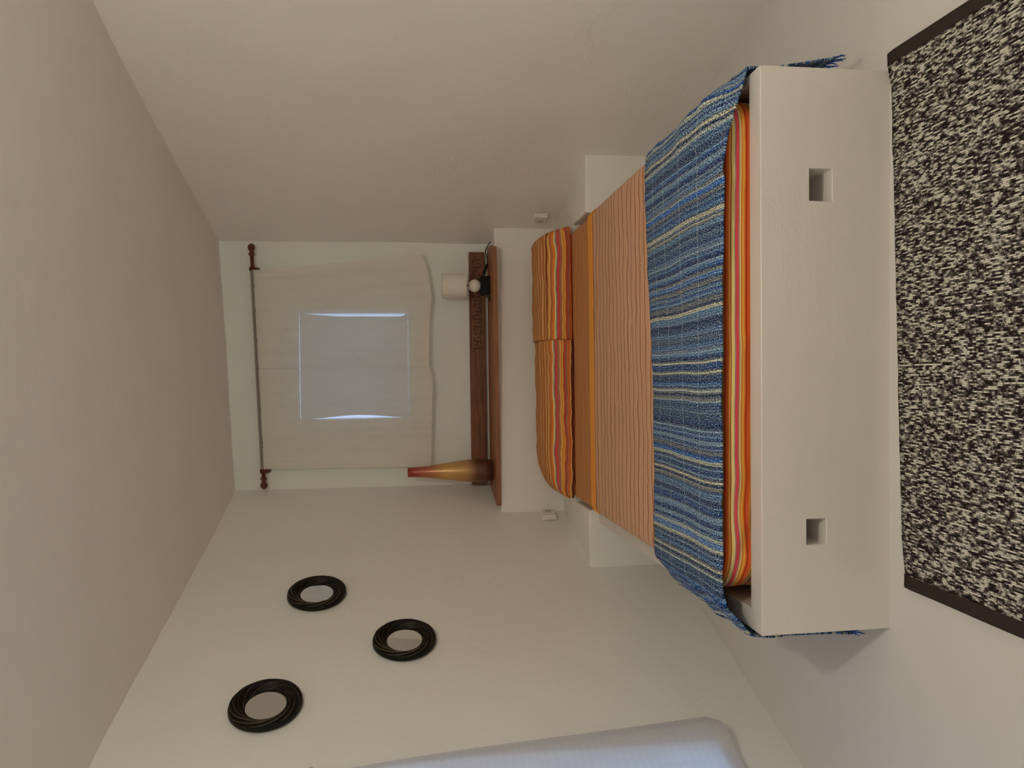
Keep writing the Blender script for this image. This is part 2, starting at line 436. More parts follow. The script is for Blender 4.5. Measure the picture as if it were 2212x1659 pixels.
struct(prism('masonry_bench', poly, 0.40, 0.772, m_ledge, 0.010), 'tall white masonry ledge carrying the wooden shelf')

# ------------------------------------------------------------------ masonry bed base
def sh(x): return -0.0229 * (x - 0.07)
BX0, BX1, BY0, BY1, BZ = -0.679, 0.824, 1.912, 3.645, 0.366
holes = [(0.474, 0.559, 0.165, 0.229), (-0.441, -0.372, 0.183, 0.239)]
bm = bmesh.new()
xs = sorted([BX0, BX1] + [v for h in holes for v in h[:2]]); zs = sorted([-0.03, BZ] + [v for h in holes for v in h[2:]])
vg = {}
def gv(i, j, d):
    k = (i, j, d)
    if k not in vg: vg[k] = bm.verts.new((xs[i], BY0 + d, zs[j]))
    return vg[k]
def inhole(i, j):
    cx, cz = (xs[i] + xs[i + 1]) / 2, (zs[j] + zs[j + 1]) / 2
    for q, h in enumerate(holes):
        if h[0] < cx < h[1] and h[2] < cz < h[3]: return True
    return False
HD = 0.16
for i in range(len(xs) - 1):
    for j in range(len(zs) - 1):
        if inhole(i, j):
            bm.faces.new((gv(i, j, HD), gv(i + 1, j, HD), gv(i + 1, j + 1, HD), gv(i, j + 1, HD)))
            continue
        bm.faces.new((gv(i, j, 0), gv(i + 1, j, 0), gv(i + 1, j + 1, 0), gv(i, j + 1, 0)))
        for di, dj, a, b in ((1, 0, (i + 1, j), (i + 1, j + 1)), (-1, 0, (i, j + 1), (i, j)), (0, 1, (i + 1, j + 1), (i, j + 1)), (0, -1, (i, j), (i + 1, j))):
            if 0 <= i + di < len(xs) - 1 and 0 <= j + dj < len(zs) - 1 and inhole(i + di, j + dj):
                bm.faces.new((gv(*a, 0), gv(*a, HD), gv(*b, HD), gv(*b, 0)))
# outer sides, tray
n, m = len(xs) - 1, len(zs) - 1
bl, br = bm.verts.new((BX0, BY1, -0.03)), bm.verts.new((BX1, BY1, -0.03)); tl, tr = bm.verts.new((BX0, BY1, BZ)), bm.verts.new((BX1, BY1, BZ))
bm.faces.new([gv(0, j, 0) for j in range(m + 1)] + [tl, bl]); bm.faces.new([gv(n, j, 0) for j in range(m, -1, -1)] + [br, tr])
bm.faces.new((bl, tl, tr, br))
TX0, TX1, TY0, TY1, TZ = -0.622, 0.800, 1.978, 3.640, 0.24
a0, a1, a2, a3 = [bm.verts.new(p) for p in ((TX0, TY0, BZ), (TX1, TY0, BZ), (TX1, TY1, BZ), (TX0, TY1, BZ))]
b0, b1, b2, b3 = [bm.verts.new(p) for p in ((TX0, TY0, TZ), (TX1, TY0, TZ), (TX1, TY1, TZ), (TX0, TY1, TZ))]
bm.faces.new([gv(i, m, 0) for i in range(n + 1)] + [a1, a0]); bm.faces.new((gv(n, m, 0), tr, a2, a1)); bm.faces.new((tr, tl, a3, a2)); bm.faces.new((tl, gv(0, m, 0), a0, a3))
for p, q, r, s in ((a0, a1, b1, b0), (a1, a2, b2, b1), (a2, a3, b3, b2), (a3, a0, b0, b3), (b0, b1, b2, b3)): bm.faces.new((p, q, r, s))
bmesh.ops.recalc_face_normals(bm, faces=list(bm.faces))
for v in bm.verts: v.co.y += sh(v.co.x) if v.co.y < 3.0 else 0.0
base = from_bm('bed_base', bm, m_base, smooth=True)
bv = base.modifiers.new('bevel', 'BEVEL'); bv.width = 0.010; bv.segments = 4; bv.limit_method = 'ANGLE'; bv.angle_limit = math.radians(35)
base.modifiers.new('wn', 'WEIGHTED_NORMAL')
tag(shift(base, (0.07, 2.78, 0)), 'white plastered masonry bed base with two square niches in front', 'bed base')

# ------------------------------------------------------------------ mattress in its striped fitted sheet
MX0, MX1, MY0, MY1, MZ0, MZ1 = -0.590, 0.782, 1.992, 3.905, 0.243, 0.430
def rr_outline(x0, x1, y0, y1, r, step=0.02):
    pts = []
    for cx, cy, a in ((x1 - r, y0 + r, -90), (x1 - r, y1 - r, 0), (x0 + r, y1 - r, 90), (x0 + r, y0 + r, 180)):
        for k in range(9):
            q = math.radians(a + 90 * k / 8); pts.append((cx + r * math.cos(q), cy + r * math.sin(q)))
    out = []
    for p, q in zip(pts, pts[1:] + pts[:1]):
        d = math.hypot(q[0] - p[0], q[1] - p[1]); k = max(1, int(d / step))
        for i in range(k): out.append((lerp(p[0], q[0], i / k), lerp(p[1], q[1], i / k)))
    return out
ol = rr_outline(MX0, MX1, MY0, MY1, 0.10)
cxm, cym = (MX0 + MX1) / 2, (MY0 + MY1) / 2
prof = [(0.012, MZ0, -0.26)] + [(0.0, MZ0 + 0.015, -0.24)] + [(0.0, z, z - MZ1 + 0.0) for z in frange(MZ0 + .03, MZ1 - 0.03, 0.012)]
for k in range(1, 7):
    q = math.radians(90 * k / 6); prof.append((0.026 * (1 - math.cos(q)), MZ1 - 0.03 + 0.026 * math.sin(q), -0.03 + 0.04 * k / 6))
prof += [(d, MZ1 - 0.004 + 0.004 * sm(d / .1), d - 0.016) for d in (0.05, 0.08, 0.12, 0.18, 0.26, 0.36, 0.48, 0.6)]
V, U, Fc = [], [], []
for x, y in ol:
    for ins, z, vv in prof:
        kx = 1 - ins / ((MX1 - MX0) / 2); ky = 1 - ins / ((MY1 - MY0) / 2)
        px, py = cxm + (x - cxm) * kx, cym + (y - cym) * ky
        puck = 0.0
        if ins < 0.03:
            f = math.exp(-((px + 0.62) / 0.28) ** 2) + 0.5 * math.exp(-((px - 0.10) / 0.04) ** 2)
            puck = 0.007 * f * math.sin(38 * px + 60 * z) * sm((MZ1 - z) / 0.06) + 0.003 * nz(px, py, z, 14)
        y_s = py + (sh(px) * 1.6 * sm((2.6 - py) / 0.6) if py < 2.6 else 0.0)
        V.append((px, y_s - puck, z))
        wob = 0.010 * math.exp(-((px + 0.5) / 0.22) ** 2) * math.sin(30 * px) * sm(-vv / 0.06)
        U.append((px, (-vv - 0.012) * 1.30 + 0.020 + wob))
n = len(prof); N = len(ol)
for i in range(N):
    k = (i + 1) % N
    for j in range(n - 1): Fc.append((i * n + j, k * n + j, k * n + j + 1, i * n + j + 1))
V.append((cxm, cym, MZ1)); U.append((0, 0.7))
for i in range(N): Fc.append((i * n + n - 1, ((i + 1) % N) * n + n - 1, len(V) - 1))
Fc.append(tuple(i * n for i in range(N))[::-1])
mat = new_obj('mattress', V, Fc, m_bold, uvs=U)
tag(shift(mat, (cxm, cym, MZ0)), 'mattress in an orange, red and yellow striped fitted sheet', 'mattress')

# ------------------------------------------------------------------ striped sheets on top
def side_profile(x, top, xl, xr, drop):
    """unrolled coordinate across the bed -> (x, z): flat on top, rounded over both edges"""
    r = 0.035
    def one(d):                                  # d: distance past the start of the curve
        L = r * math.pi / 2
        if d < L: q = d / r; return r * math.sin(q), -r * (1 - math.cos(q))
        return r, -r - (d - L)
    if x < xl + r:
        dx, dz = one(xl + r - x); return xl + r - dx, top + dz
    if x > xr - r:
        dx, dz = one(x - (xr - r)); return xr - r + dx, top + dz
    return x, top
def sheet(name, y0, y1, xl, xr, top, drop, mat, amp, edge=0.0, vofs=0.0):
    def fn(a, b):
        x, z = side_profile(a, top, xl, xr, drop)
        wr = amp * (nz(a * 2.2, b * 16, 3) + 0.5 * nz(a * 5, b * 34, 9)) + amp * 1.4 * nz(a * 1.3, b * 2.5, 1)
        y = b + edge * nz(a * 3, b, 4) + 0.006 * nz(a * 2, b * 4, 8)
        if z > top - 0.01: z += max(-0.002, wr)
        else: x += math.copysign(max(0, wr * 0.6), x - 0.1)
        return (x, y, z), (a, b + vofs)
    V, Fc, U = grid(fn, frange(xl - drop, xr + drop, 0.02), frange(y0, y1, 0.0085))
    o = new_obj(name, V, Fc, mat, uvs=U)
    so = o.modifiers.new('thick', 'SOLIDIFY'); so.thickness = 0.003; so.offset = 1
    return o
us_ = sheet('under_sheet', 3.44, 3.895, MX0 - 0.004, MX1 + 0.004, MZ1 + 0.0015, 0.022, m_under, 0.0025)
tag(shift(us_, (cxm, 3.66, MZ1)), 'brown and yellow striped under sheet showing in front of the pillows', 'sheet')
ts = thing('top_sheet', 'salmon pinstriped top sheet folded back under an orange hem', 'sheet', (cxm, 2.9, MZ1))
ts_b = off(sheet('sheet_body', 2.12, 3.41, MX0 - 0.006, MX1 + 0.008, MZ1 + 0.009, 0.035, m_fine, 0.0035), ts)
ts_h = off(sheet('orange_hem', 3.395, 3.475, MX0 - 0.007, MX1 + 0.010, MZ1 + 0.0125, 0.022, m_hem, 0.0012, 0.004), ts)
ts_h['label'] = 'plain orange hem band'

# ------------------------------------------------------------------ pillows
def pillow(name, x0, x1, outer, yc, ya, h, taper, mat, seed, label):
    """plump pillow: flat underneath, upright front, rounded or gathered outer end"""
    Z0 = 0.4405
    V, U, Fc = [], [], []
    xs_ = frange(x0, x1, 0.010); nt, nb = 52, 10
    for x in xs_:
        e = (x - x0) if outer == 'lo' else (x1 - x)            # distance from the outer end
        f = (1 - (1 - min(1.0, e / taper)) ** 2.2) ** 0.5
        f = max(f, 0.10)
        ylen = ya * (0.86 + 0.14 * min(1, e / 0.10) ** 0.5)
        arc = 0.0; last = None
        for k in range(nt):
            q = math.pi * k / (nt - 1); cq, sq = math.cos(q), math.sin(q)
            yy = -math.copysign(abs(cq) ** 0.72, cq) * ylen
            zz = h * f * max(0.0, sq) ** 0.60
            wr = 0.9 * nz(x * 5, k * 0.22, seed) + 0.6 * nz(x * 15, k * 0.12, seed + 4) + 0.7 * nz(x * 2.2, k * 0.5, seed + 9)
            w_ = 0.0075 * wr * min(1, sq * 2.5)
            p = Vector((x, yc + yy + w_ * cq * -1.0, Z0 + zz + w_ * sq))
            p.x += 0.010 * nz(0.3, k * 0.35, seed + 2) * math.exp(-e / 0.03)
            if last is not None: arc += (Vector((0, p.y, p.z)) - last).length
            last = Vector((0, p.y, p.z))
            V.append(p); U.append((x, arc * 0.68 + 0.004 * nz(x * 4, arc * 20, seed)))
        for k in range(1, nb):
            t = k / nb; V.append((x, lerp(yc + ylen, yc - ylen, t), Z0)); U.append((x, 0.6 - 0.3 * t))
    n = nt + nb - 1
    for i in range(len(xs_) - 1):
        for k in range(n):
            m2 = (k + 1) % n; Fc.append((i * n + k, (i + 1) * n + k, (i + 1) * n + m2, i * n + m2))
    Fc.append(tuple(range(n))); Fc.append(tuple(range((len(xs_) - 1) * n, len(xs_) * n))[::-1])
    o = new_obj(name, V, Fc, mat, uvs=U)
    bm = bmesh.new(); bm.from_mesh(o.data); bmesh.ops.recalc_face_normals(bm, faces=list(bm.faces)); bm.to_mesh(o.data); bm.free()
    return tag(shift(o, ((x0 + x1) / 2, yc, Z0)), label, 'pillow', 'striped pillows at the head of the bed')
pillow('pillow', -0.592, 0.222, 'lo', 4.030, 0.190, 0.152, 0.26, pillow_mat('pillow_stripe_wide', 0.0), 3.0, 'longer orange striped pillow, on the vase side of the bed')
pillow('pillow', 0.224, 0.806, 'hi', 4.040, 0.190, 0.162, 0.09, pillow_mat('pillow_stripe_short', 0.013), 8.0, 'shorter orange striped pillow, on the lamp side of the bed')

# ------------------------------------------------------------------ woven blue throw
def throw_mat():
    t = NT('blue_weave'); uv = t.coord('UV'); o = t.xyz(uv)
    fz = t.noise(t.scale(uv, (500, 120, 1)), 1.0, 2)
    s = t.math('ADD', o[0], t.math('MULTIPLY', t.math('SUBTRACT', t.noise(t.scale(uv, (220, 420, 1)), 1.0, 2), 0.5), 0.010))
    per = 0.250
    f = t.math('FRACT', t.math('DIVIDE', t.math('ADD', s, 10 * per + 0.052), per))
    navy, blue, steel, pale, cream, bright = (20, 38, 72), (38, 82, 134), (88, 118, 140), (128, 146, 154), (184, 174, 136), (40, 100, 164)
    seq = [(.000, cream), (.034, cream), (.050, navy), (.072, navy), (.090, cream), (.122, cream), (.140, navy), (.170, steel), (.200, blue), (.225, navy), (.250, steel), (.285, navy),
           (.312, cream), (.335, cream), (.345, blue), (.365, bright), (.405, bright), (.422, cream), (.446, cream), (.462, navy), (.490, blue), (.520, steel), (.550, pale), (.575, navy),
           (.610, blue), (.650, steel), (.690, pale), (.725, navy), (.765, blue), (.805, steel), (.870, navy), (.950, steel)]
    c = t.ramp(f, [(p, colf(*rgb)) for p, rgb in seq])
    # row threads: light and dark picks along the width
    pitch = 0.0072
    uu = t.math('ADD', o[0], t.math('MULTIPLY', t.math('SUBTRACT', fz, 0.5), 0.0016))
    row = t.math('FRACT', t.math('DIVIDE', uu, pitch))
    rowd = t.math('ABSOLUTE', t.math('SUBTRACT', row, 0.5))
    ri = t.math('FLOOR', t.math('DIVIDE', uu, pitch))
    rn = t.node('ShaderNodeTexWhiteNoise'); rn.noise_dimensions = '1D'; t.link(ri, rn.inputs['W'])
    pick = t.noise(t.comb(t.math('MULTIPLY', o[0], 230), t.math('MULTIPLY', o[1], 190), 0.0), 1.0, 2, 0.6)
    c = t.mix(t.math('MULTIPLY', t.math('GREATER_THAN', rn.outputs[0], 0.76), 0.40), c, colf(*pale))
    c = t.mix(t.math('MULTIPLY', t.math('LESS_THAN', rn.outputs[0], 0.34), 0.70), c, colf(*navy))
    c = t.mix(t.math('MULTIPLY', t.math('GREATER_THAN', pick, 0.565), 0.50), c, colf(178, 176, 160))
    c = t.mix(t.math('MULTIPLY', t.math('LESS_THAN', pick, 0.475), 0.80), c, colf(14, 22, 44))
    c = t.mix(t.math('MULTIPLY', t.math('GREATER_THAN', rowd, 0.37), 0.60), c, colf(12, 20, 42))
    warp = None
    for p in (0.155, 0.29, 0.42, 0.52):
        ln = t.math('LESS_THAN', t.math('ABSOLUTE', t.math('SUBTRACT', o[1], p)), 0.0016)
        warp = ln if warp is None else t.math('MAXIMUM', warp, ln)
    c = t.mix(t.math('MULTIPLY', warp, 0.35), c, colf(190, 186, 168))
    h = t.math('ADD', t.math('MULTIPLY', pick, 0.7), t.math('MULTIPLY', t.math('SUBTRACT', 0.5, rowd), 0.9))
    return t.set(c, 0.95, None, t.bump(h, 0.5, 0.003), 0.1)
m_throw = throw_mat()
LEFT = [(-0.697, 0.085), (-0.694, 0.16), (-0.691, 0.27), (-0.690, 0.345), (-0.683, 0.378), (-0.650, 0.402), (-0.607, 0.437), (-0.565, 0.4515), (-0.45, 0.453)]
RIGHT = [(0.62, 0.453), (0.715, 0.4515), (0.785, 0.440), (0.810, 0.414), (0.832, 0.380), (0.834, 0.345), (0.840, 0.280), (0.860, 0.19), (0.878, 0.118)]
prof_t = spline([Vector((x, 0, z)) for x, z in LEFT], 6)[:-1] + [Vector((x, 0, 0.453)) for x in frange(-0.45, 0.62, 0.02)][:-1] + spline([Vector((x, 0, z)) for x, z in RIGHT], 6)
arc = [0.0]
for p, q in zip(prof_t, prof_t[1:]): arc.append(arc[-1] + (q - p).length)
total = arc[-1]
front_tab = [(-0.72, 1.985), (-0.69, 1.960), (-0.65, 1.970), (-0.60, 1.993), (-0.50, 1.988), (0.05, 1.974), (0.45, 1.948), (0.62, 1.938), (0.74, 1.940), (0.80, 1.942), (0.84, 1.938), (0.88, 1.945)]
back_tab = [(-0.72, 2.56), (-0.62, 2.545), (-0.30, 2.525), (0.05, 2.53), (0.40, 2.565), (0.76, 2.595), (0.88, 2.63)]
V, U, Fc = [], [], []
ts_ = frange(0, 1, 0.018); nv = len(ts_)
for i, p in enumerate(prof_t):
    y0, y1 = interp(p.x, front_tab), interp(p.x, back_tab)
    flat = sm((p.x + 0.55) / 0.1) * sm((0.70 - p.x) / 0.1)
    for t_ in ts_:
        y = lerp(y0, y1, t_)
        s = arc[i]
        side = 1 - flat
        wr = 0.0035 * nz(s * 9, t_ * 3, 2) + 0.003 * nz(s * 20, t_ * 6, 5)
        fold = 0.010 * side * nz(s * 4, t_ * 7, 11)
        z, x = p.z, p.x
        if z > 0.44: z += max(-0.002, wr) - 0.006 * sm((0.06 - t_) / 0.06) + 0.0 * fold
        else:
            sg = -1 if x < 0 else 1
            x += sg * max(-0.003, fold + wr)
            if z > 0.36: z += max(0, fold)
        if p.x > 0.56 and p.z > 0.372:
            dz = interp(p.x, [(0.56, 0.453), (0.64, 0.440), (0.72, 0.416), (0.79, 0.391), (0.836, 0.378), (0.9, 0.37)])
            z = lerp(dz, z, sm(t_ / 0.22))
        if p.x > 0.70 and z > 0.37 and t_ > 0.1:
            z += 0.006 * max(0, math.sin(t_ * 16 + 0.6))
        yy = y + 0.004 * nz(s * 14, t_ * 2, 7) * (1 if t_ in (ts_[0], ts_[-1]) else 0.4)
        yy += 0.028 * math.sin(math.pi * t_) * nz(s * 2.2, 0, 3)
        V.append((x, yy, z)); U.append((s + 0.012 * nz(s * 3, t_ * 2.2, 6), t_ * 0.60))
for i in range(len(prof_t) - 1):
    for j in range(nv - 1): Fc.append((i * nv + j, i * nv + j + 1, (i + 1) * nv + j + 1, (i + 1) * nv + j))
thr = thing('throw_blanket', 'blue and cream woven throw blanket draped across the foot of the bed', 'blanket', (0.08, 2.28, 0.09))
body = off(new_obj('blanket_body', V, [f[::-1] for f in Fc], m_throw, uvs=U), thr)
so = body.modifiers.new('thick', 'SOLIDIFY'); so.thickness = 0.005; so.offset = 1
m_fringe = simple('blue_fringe', col(40, 62, 104), 0.9, spec=0.1, nscale=300, var=0.5)
for end in (0, len(prof_t) - 1):
    FV, FF = [], []
    sg = -1 if end == 0 else 1
    for k in range(70):
        t_ = (k + 0.5) / 70
        j = min(nv - 2, int(t_ * (nv - 1))); p = Vector(V[end * nv + j]).lerp(Vector(V[end * nv + j + 1]), t_ * (nv - 1) - j)
        q = p + Vector((sg * random.uniform(-0.002, 0.016), random.uniform(-0.012, 0.012), -random.uniform(0.026, 0.040)))
        mid = p.lerp(q, 0.5) + Vector((sg * random.uniform(-0.003, 0.006), random.uniform(-0.004, 0.004), 0.0))
        a, b = tube([p + Vector((0, 0, 0.004)), mid, q], [0.0022, 0.0020, 0.0013], 4)
        FF += [tuple(x + len(FV) for x in f) for f in b]; FV += a
    f = off(new_obj('fringe', FV, FF, m_fringe), thr); f['kind'] = 'stuff'; f['label'] = 'knotted blue yarn fringe'

# ------------------------------------------------------------------ rug
def rug_mat():
    t = NT('rug_weave'); uv = t.coord('UV'); o = t.xyz(uv)
    pitch = 0.0042
    wob = t.math('MULTIPLY', t.math('SUBTRACT', t.noise(t.scale(uv, (9, 5, 1)), 1.0, 1), 0.5), 0.008)
    u = t.math('DIVIDE', t.math('ADD', o[0], wob), pitch)
    ri = t.math('FLOOR', u); fr = t.math('SUBTRACT', t.math('FRACT', u), 0.5)
    bead = t.math('ABSOLUTE', t.math('SUBTRACT', t.math('FRACT', t.math('ADD', t.math('DIVIDE', o[1], 0.0052), t.math('MULTIPLY', ri, 0.37))), 0.5))
    n1 = t.noise(t.comb(t.math('MULTIPLY', ri, 7.31), t.math('MULTIPLY', o[1], 38.0), 0.0), 1.0, 3, 0.6)
    n2 = t.noise(t.comb(t.math('MULTIPLY', ri, 0.9), t.math('MULTIPLY', o[1], 6.0), 4.0), 1.0, 2)
    k = t.math('ADD', t.math('MULTIPLY', n1, 0.95), t.math('MULTIPLY', n2, 0.10))
    c = t.ramp(k, [(0.465, col(28, 20, 17)), (0.53, col(84, 73, 61)), (0.61, col(164, 148, 124))])
    hgt = t.math('SUBTRACT', 0.72, t.math('ADD', t.math('ABSOLUTE', fr), t.math('MULTIPLY', bead, 0.55)))
    c = t.mix(t.math('MULTIPLY', t.math('LESS_THAN', hgt, 0.20), 0.75), c, col(22, 16, 13))
    return t.set(c, 0.95, None, t.bump(hgt, 0.8, 0.004), 0.05)
m_rug = rug_mat(); m_band = simple('rug_binding', col(36, 26, 21), 0.9, spec=0.1, nscale=400, var=0.25, bump=0.3)
rug = thing('rug', 'black and cream flecked woven rug with dark brown bound ends', 'rug', (0.16, 1.5, 0))
def rug_edge(x): return 1.866 + 0.012 * (x - 0.1) - 0.010 * sm((-0.40 - x) / 0.12) + 0.010 * sm((x - 0.76) / 0.08) + 0.003 * nz(x * 9, 0, 1)
def rug_piece(name, x0, x1, mat, zt, step=0.012):
    us, vs2 = frange(x0, x1, step), frange(0, 1, 0.04)
    def top(a, b):
        y1 = rug_edge(a); y = lerp(1.13, y1, b); z = zt + 0.0025 * nz(a * 3, y * 3, 2) + 0.0012 * nz(a * 40, y * 6, 5)
        if b in (0.0, 1.0): z -= 0.004
        return (a + 0.017 * (y - 1.87), y, z), (a, y)
    V, Fc, U = grid(top, us, vs2)
    n = len(V); V += [Vector((p.x, p.y, 0.0035)) for p in V]; U += U
    nu, nv2 = len(us), len(vs2)
    for i in range(nu - 1):
        for j in (0, nv2 - 1):
            a, b = i * nv2 + j, (i + 1) * nv2 + j; Fc.append((a, b, b + n, a + n))
    for j in range(nv2 - 1):
        for i in (0, nu - 1):
            a, b = i * nv2 + j, i * nv2 + j + 1; Fc.append((a, b, b + n, a + n))
    o = new_obj(name, V, Fc, mat, uvs=U)
    bm = bmesh.new(); bm.from_mesh(o.data); bmesh.ops.recalc_face_normals(bm, faces=list(bm.faces)); bm.to_mesh(o.data); bm.free()
    return off(o, rug)
rug_piece('woven_field', -0.512, 0.832, m_rug, 0.0125)
for x0, x1 in ((-0.545, -0.510), (0.830, 0.864)): rug_piece('bound_end', x0, x1, m_band, 0.0145, 0.006)

# ------------------------------------------------------------------ shelf, carved beam
poly = [(-0.672, 4.222), (0.768, 4.262), (0.800, 4.40), (0.812, 4.545), (-0.60, 4.545)]
sh_ = prism('shelf_plank', poly, 0.7735, 0.797, m_shelf, 0.003); sh_.name = 'wooden_shelf'
tag(shift(sh_, (0.08, 4.4, 0.7735)), 'varnished brown wooden shelf plank on the white masonry ledge', 'shelf')
beam = thing('carved_beam', 'dark carved wooden beam fixed to the wall above the shelf', 'beam', (0.1, 4.585, 0.806))
o = off(from_bm('plank', box_bm(-0.593, 0.791, 4.572, 4.612, 0.808, 0.902, 0.004, 2), m_beam), beam)
# carved fret pattern near the lamp end: upright strokes and hooks
random.seed(21)
def carve(x0, x1, z0, z1):
    off(from_bm('carving', box_bm(min(x0, x1), max(x0, x1), 4.5695, 4.5735, min(z0, z1), max(z0, z1)), m_carve), beam)
x = 0.745
k = 0
while x > 0.20:
    wdt = 0.006
    if not (0.52 < x < 0.50):
        h = [(0.832, 0.880), (0.838, 0.858), (0.832, 0.880), (0.852, 0.880)][k % 4]
        carve(x, x - wdt, *h)
        if k % 3 == 0: carve(x - wdt, x - 0.022, 0.874, 0.880)
        if k % 3 == 1: carve(x - wdt, x - 0.022, 0.832, 0.838)
        if k % 4 == 2: carve(x - wdt, x - 0.022, 0.853, 0.858)
    x -= 0.022; k += 1
carve(0.78, 0.20, 0.892, 0.8935); carve(0.78, 0.20, 0.818, 0.8195)

# ------------------------------------------------------------------ table lamp
LX, LY = 0.572, 4.440
SZ = 0.797
lampo = thing('table_lamp', 'small table lamp with white drum shade, white ball body and black block base', 'lamp', (LX, LY, SZ))
off(from_bm('base', box_bm(LX - 0.052, LX + 0.052, LY - 0.045, LY + 0.045, SZ + 0.0005, SZ + 0.048, 0.003, 2), m_black), lampo)
pr = [(0.0001, -0.037)] + [(0.037 * math.sin(math.radians(a)), -0.037 * math.cos(math.radians(a))) for a in range(12, 180, 12)] + [(0.0001, 0.037)]
V, Fc = lathe(pr, 28, (LX, LY, SZ + 0.085)); off(new_obj('ball', V, Fc, m_ball), lampo)
V, Fc = lathe([(0.0001, 0), (0.005, 0), (0.005, 0.016), (0.010, 0.018), (0.010, 0.021), (0.0001, 0.021)], 16, (LX, LY, SZ + 0.118)); off(new_obj('brass_neck', V, Fc, m_gold), lampo)
V, Fc = lathe([(0.0001, 0), (0.012, 0), (0.013, 0.03), (0.010, 0.05), (0.0001, 0.05)], 16, (LX, LY, SZ + 0.132)); off(new_obj('bulb_socket', V, Fc, m_black), lampo)
V, Fc = lathe([(0.0720, 0), (0.0720, 0.002), (0.0720, 0.134), (0.0710, 0.136), (0.0700, 0.134), (0.0700, 0.002), (0.0710, 0), (0.0720, 0)], 40, (LX, LY, SZ + 0.137)); shd = off(new_obj('shade', V, Fc, m_shade), lampo)
SV, SF = [], []
for a in (0, 120, 240):
    q = math.radians(a); p0 = Vector((LX, LY, SZ + 0.165)); p1 = p0 + Vector((0.0715 * math.cos(q), 0.0715 * math.sin(q), 0.0))
    A, B = tube([p0, p1], 0.0015, 5); SF += [tuple(x + len(SV) for x in f) for f in B]; SV += A
sp = off(new_obj('spider_wire', SV, SF, m_wire), lampo); sp.parent = shd
cpts = spline([(LX + 0.012, LY + 0.030, SZ + 0.075), (LX + 0.030, LY + 0.005, SZ + 0.062), (LX + 0.055, LY - 0.01, SZ + 0.046), (LX + 0.072, LY - 0.015, SZ + 0.030)], 6)
V, Fc = tube(cpts, 0.003, 6); off(new_obj('cord', V, Fc, m_rubber), lampo)
cpts = spline([(LX + 0.125, LY - 0.015, SZ + 0.012), (LX + 0.165, LY - 0.005, SZ + 0.012), (LX + 0.205, LY + 0.02, SZ + 0.018), (LX + 0.232, LY + 0.03, SZ + 0.006), (LX + 0.262, LY + 0.02, SZ - 0.012)], 6)
V, Fc = tube(cpts, 0.003, 6); crd = off(new_obj('cord', V, Fc, m_rubber), lampo)
V, Fc = tube([(LX + 0.066, LY - 0.015, SZ + 0.034), (LX + 0.074, LY - 0.015, SZ + 0.031), (LX + 0.118, LY - 0.015, SZ + 0.014), (LX + 0.128, LY - 0.015, SZ + 0.012)], [0.004, 0.0095, 0.0085, 0.0035], 10); off(new_obj('cord_switch', V, Fc, m_black), lampo).parent = crd
V, Fc = tube(spline([(LX - 0.040, LY - 0.046, SZ + 0.035), (LX - 0.056, LY - 0.052, SZ + 0.028), (LX - 0.085, LY - 0.05, SZ + 0.006), (LX - 0.088, LY - 0.04, SZ + 0.0035), (LX - 0.06, LY - 0.05, SZ + 0.0035)], 6), 0.003, 6); off(new_obj('cord', V, Fc, m_rubber), lampo)

# ------------------------------------------------------------------ vase
def vase_mat():
    t = NT('glazed_copper_vase'); z = t.xyz(t.coord('Object'))[2]
    n = t.noise(t.scale(t.coord('Object'), (8, 8, 3)), 1.0, 3)
    k = t.math('ADD', t.math('DIVIDE', z, 0.482), t.math('MULTIPLY', t.math('SUBTRACT', n, 0.5), 0.06))
    c = t.ramp(k, [(0.0, col(60, 32, 20)), (0.20, col(74, 42, 24)), (0.32, col(126, 88, 46)), (0.55, col(140, 100, 52)), (0.72, col(126, 74, 42)), (0.88, col(112, 44, 30)), (1.0, col(104, 36, 28))])
    return t.set(c, 0.28, 0.25, None, 0.5)
VX, VY = -0.493, 4.400
prv = [(0.0001, 0), (0.056, 0), (0.060, 0.004), (0.0645, 0.05), (0.0655, 0.09), (0.0635, 0.14), (0.058, 0.19), (0.051, 0.24), (0.0445, 0.29), (0.037, 0.34), (0.032, 0.38), (0.0290, 0.43), (0.0270, 0.482), (0.0248, 0.484), (0.0235, 0.481), (0.026, 0.43), (0.030, 0.36), (0.045, 0.24), (0.055, 0.12), (0.052, 0.02), (0.0001, 0.015)]
V, Fc = lathe(prv, 40); vs_o = new_obj('vase', V, Fc, vase_mat()); vs_o.location = (VX, VY, SZ + 0.001)
tag(vs_o, 'tall copper and gold tapering vase on the shelf', 'vase')

# ------------------------------------------------------------------ curtain rod and two cream curtains
ROD_Y = 4.545
R0, R1 = Vector((-0.565, ROD_Y, 2.094)), Vector((0.805, ROD_Y, 2.146))
def rodz(x): return lerp(R0.z, R1.z, (x - R0.x) / (R1.x - R0.x))
rod = thing('curtain_rod', 'dark turned wooden curtain rod above the small window', 'curtain rod', (0.12, ROD_Y, 2.12))
d = (R1 - R0).normalized()
V, Fc = tube([R0 + d * 0.05, R1 - d * 0.05], 0.0105, 12); off(new_obj('pole', V, Fc, m_rod), rod)
fp = [(0.0, 0.0105), (0.004, 0.016), (0.012, 0.019), (0.020, 0.014), (0.026, 0.0105), (0.032, 0.015), (0.044, 0.021), (0.056, 0.020), (0.066, 0.013), (0.072, 0.002)]
for e, s in ((R0 + d * 0.055, -1), (R1 - d * 0.055, 1)):
    V, Fc = tube([e + d * s * a for a, r in fp], [r for a, r in fp], 14); off(new_obj('finial', V, Fc, m_rod), rod)
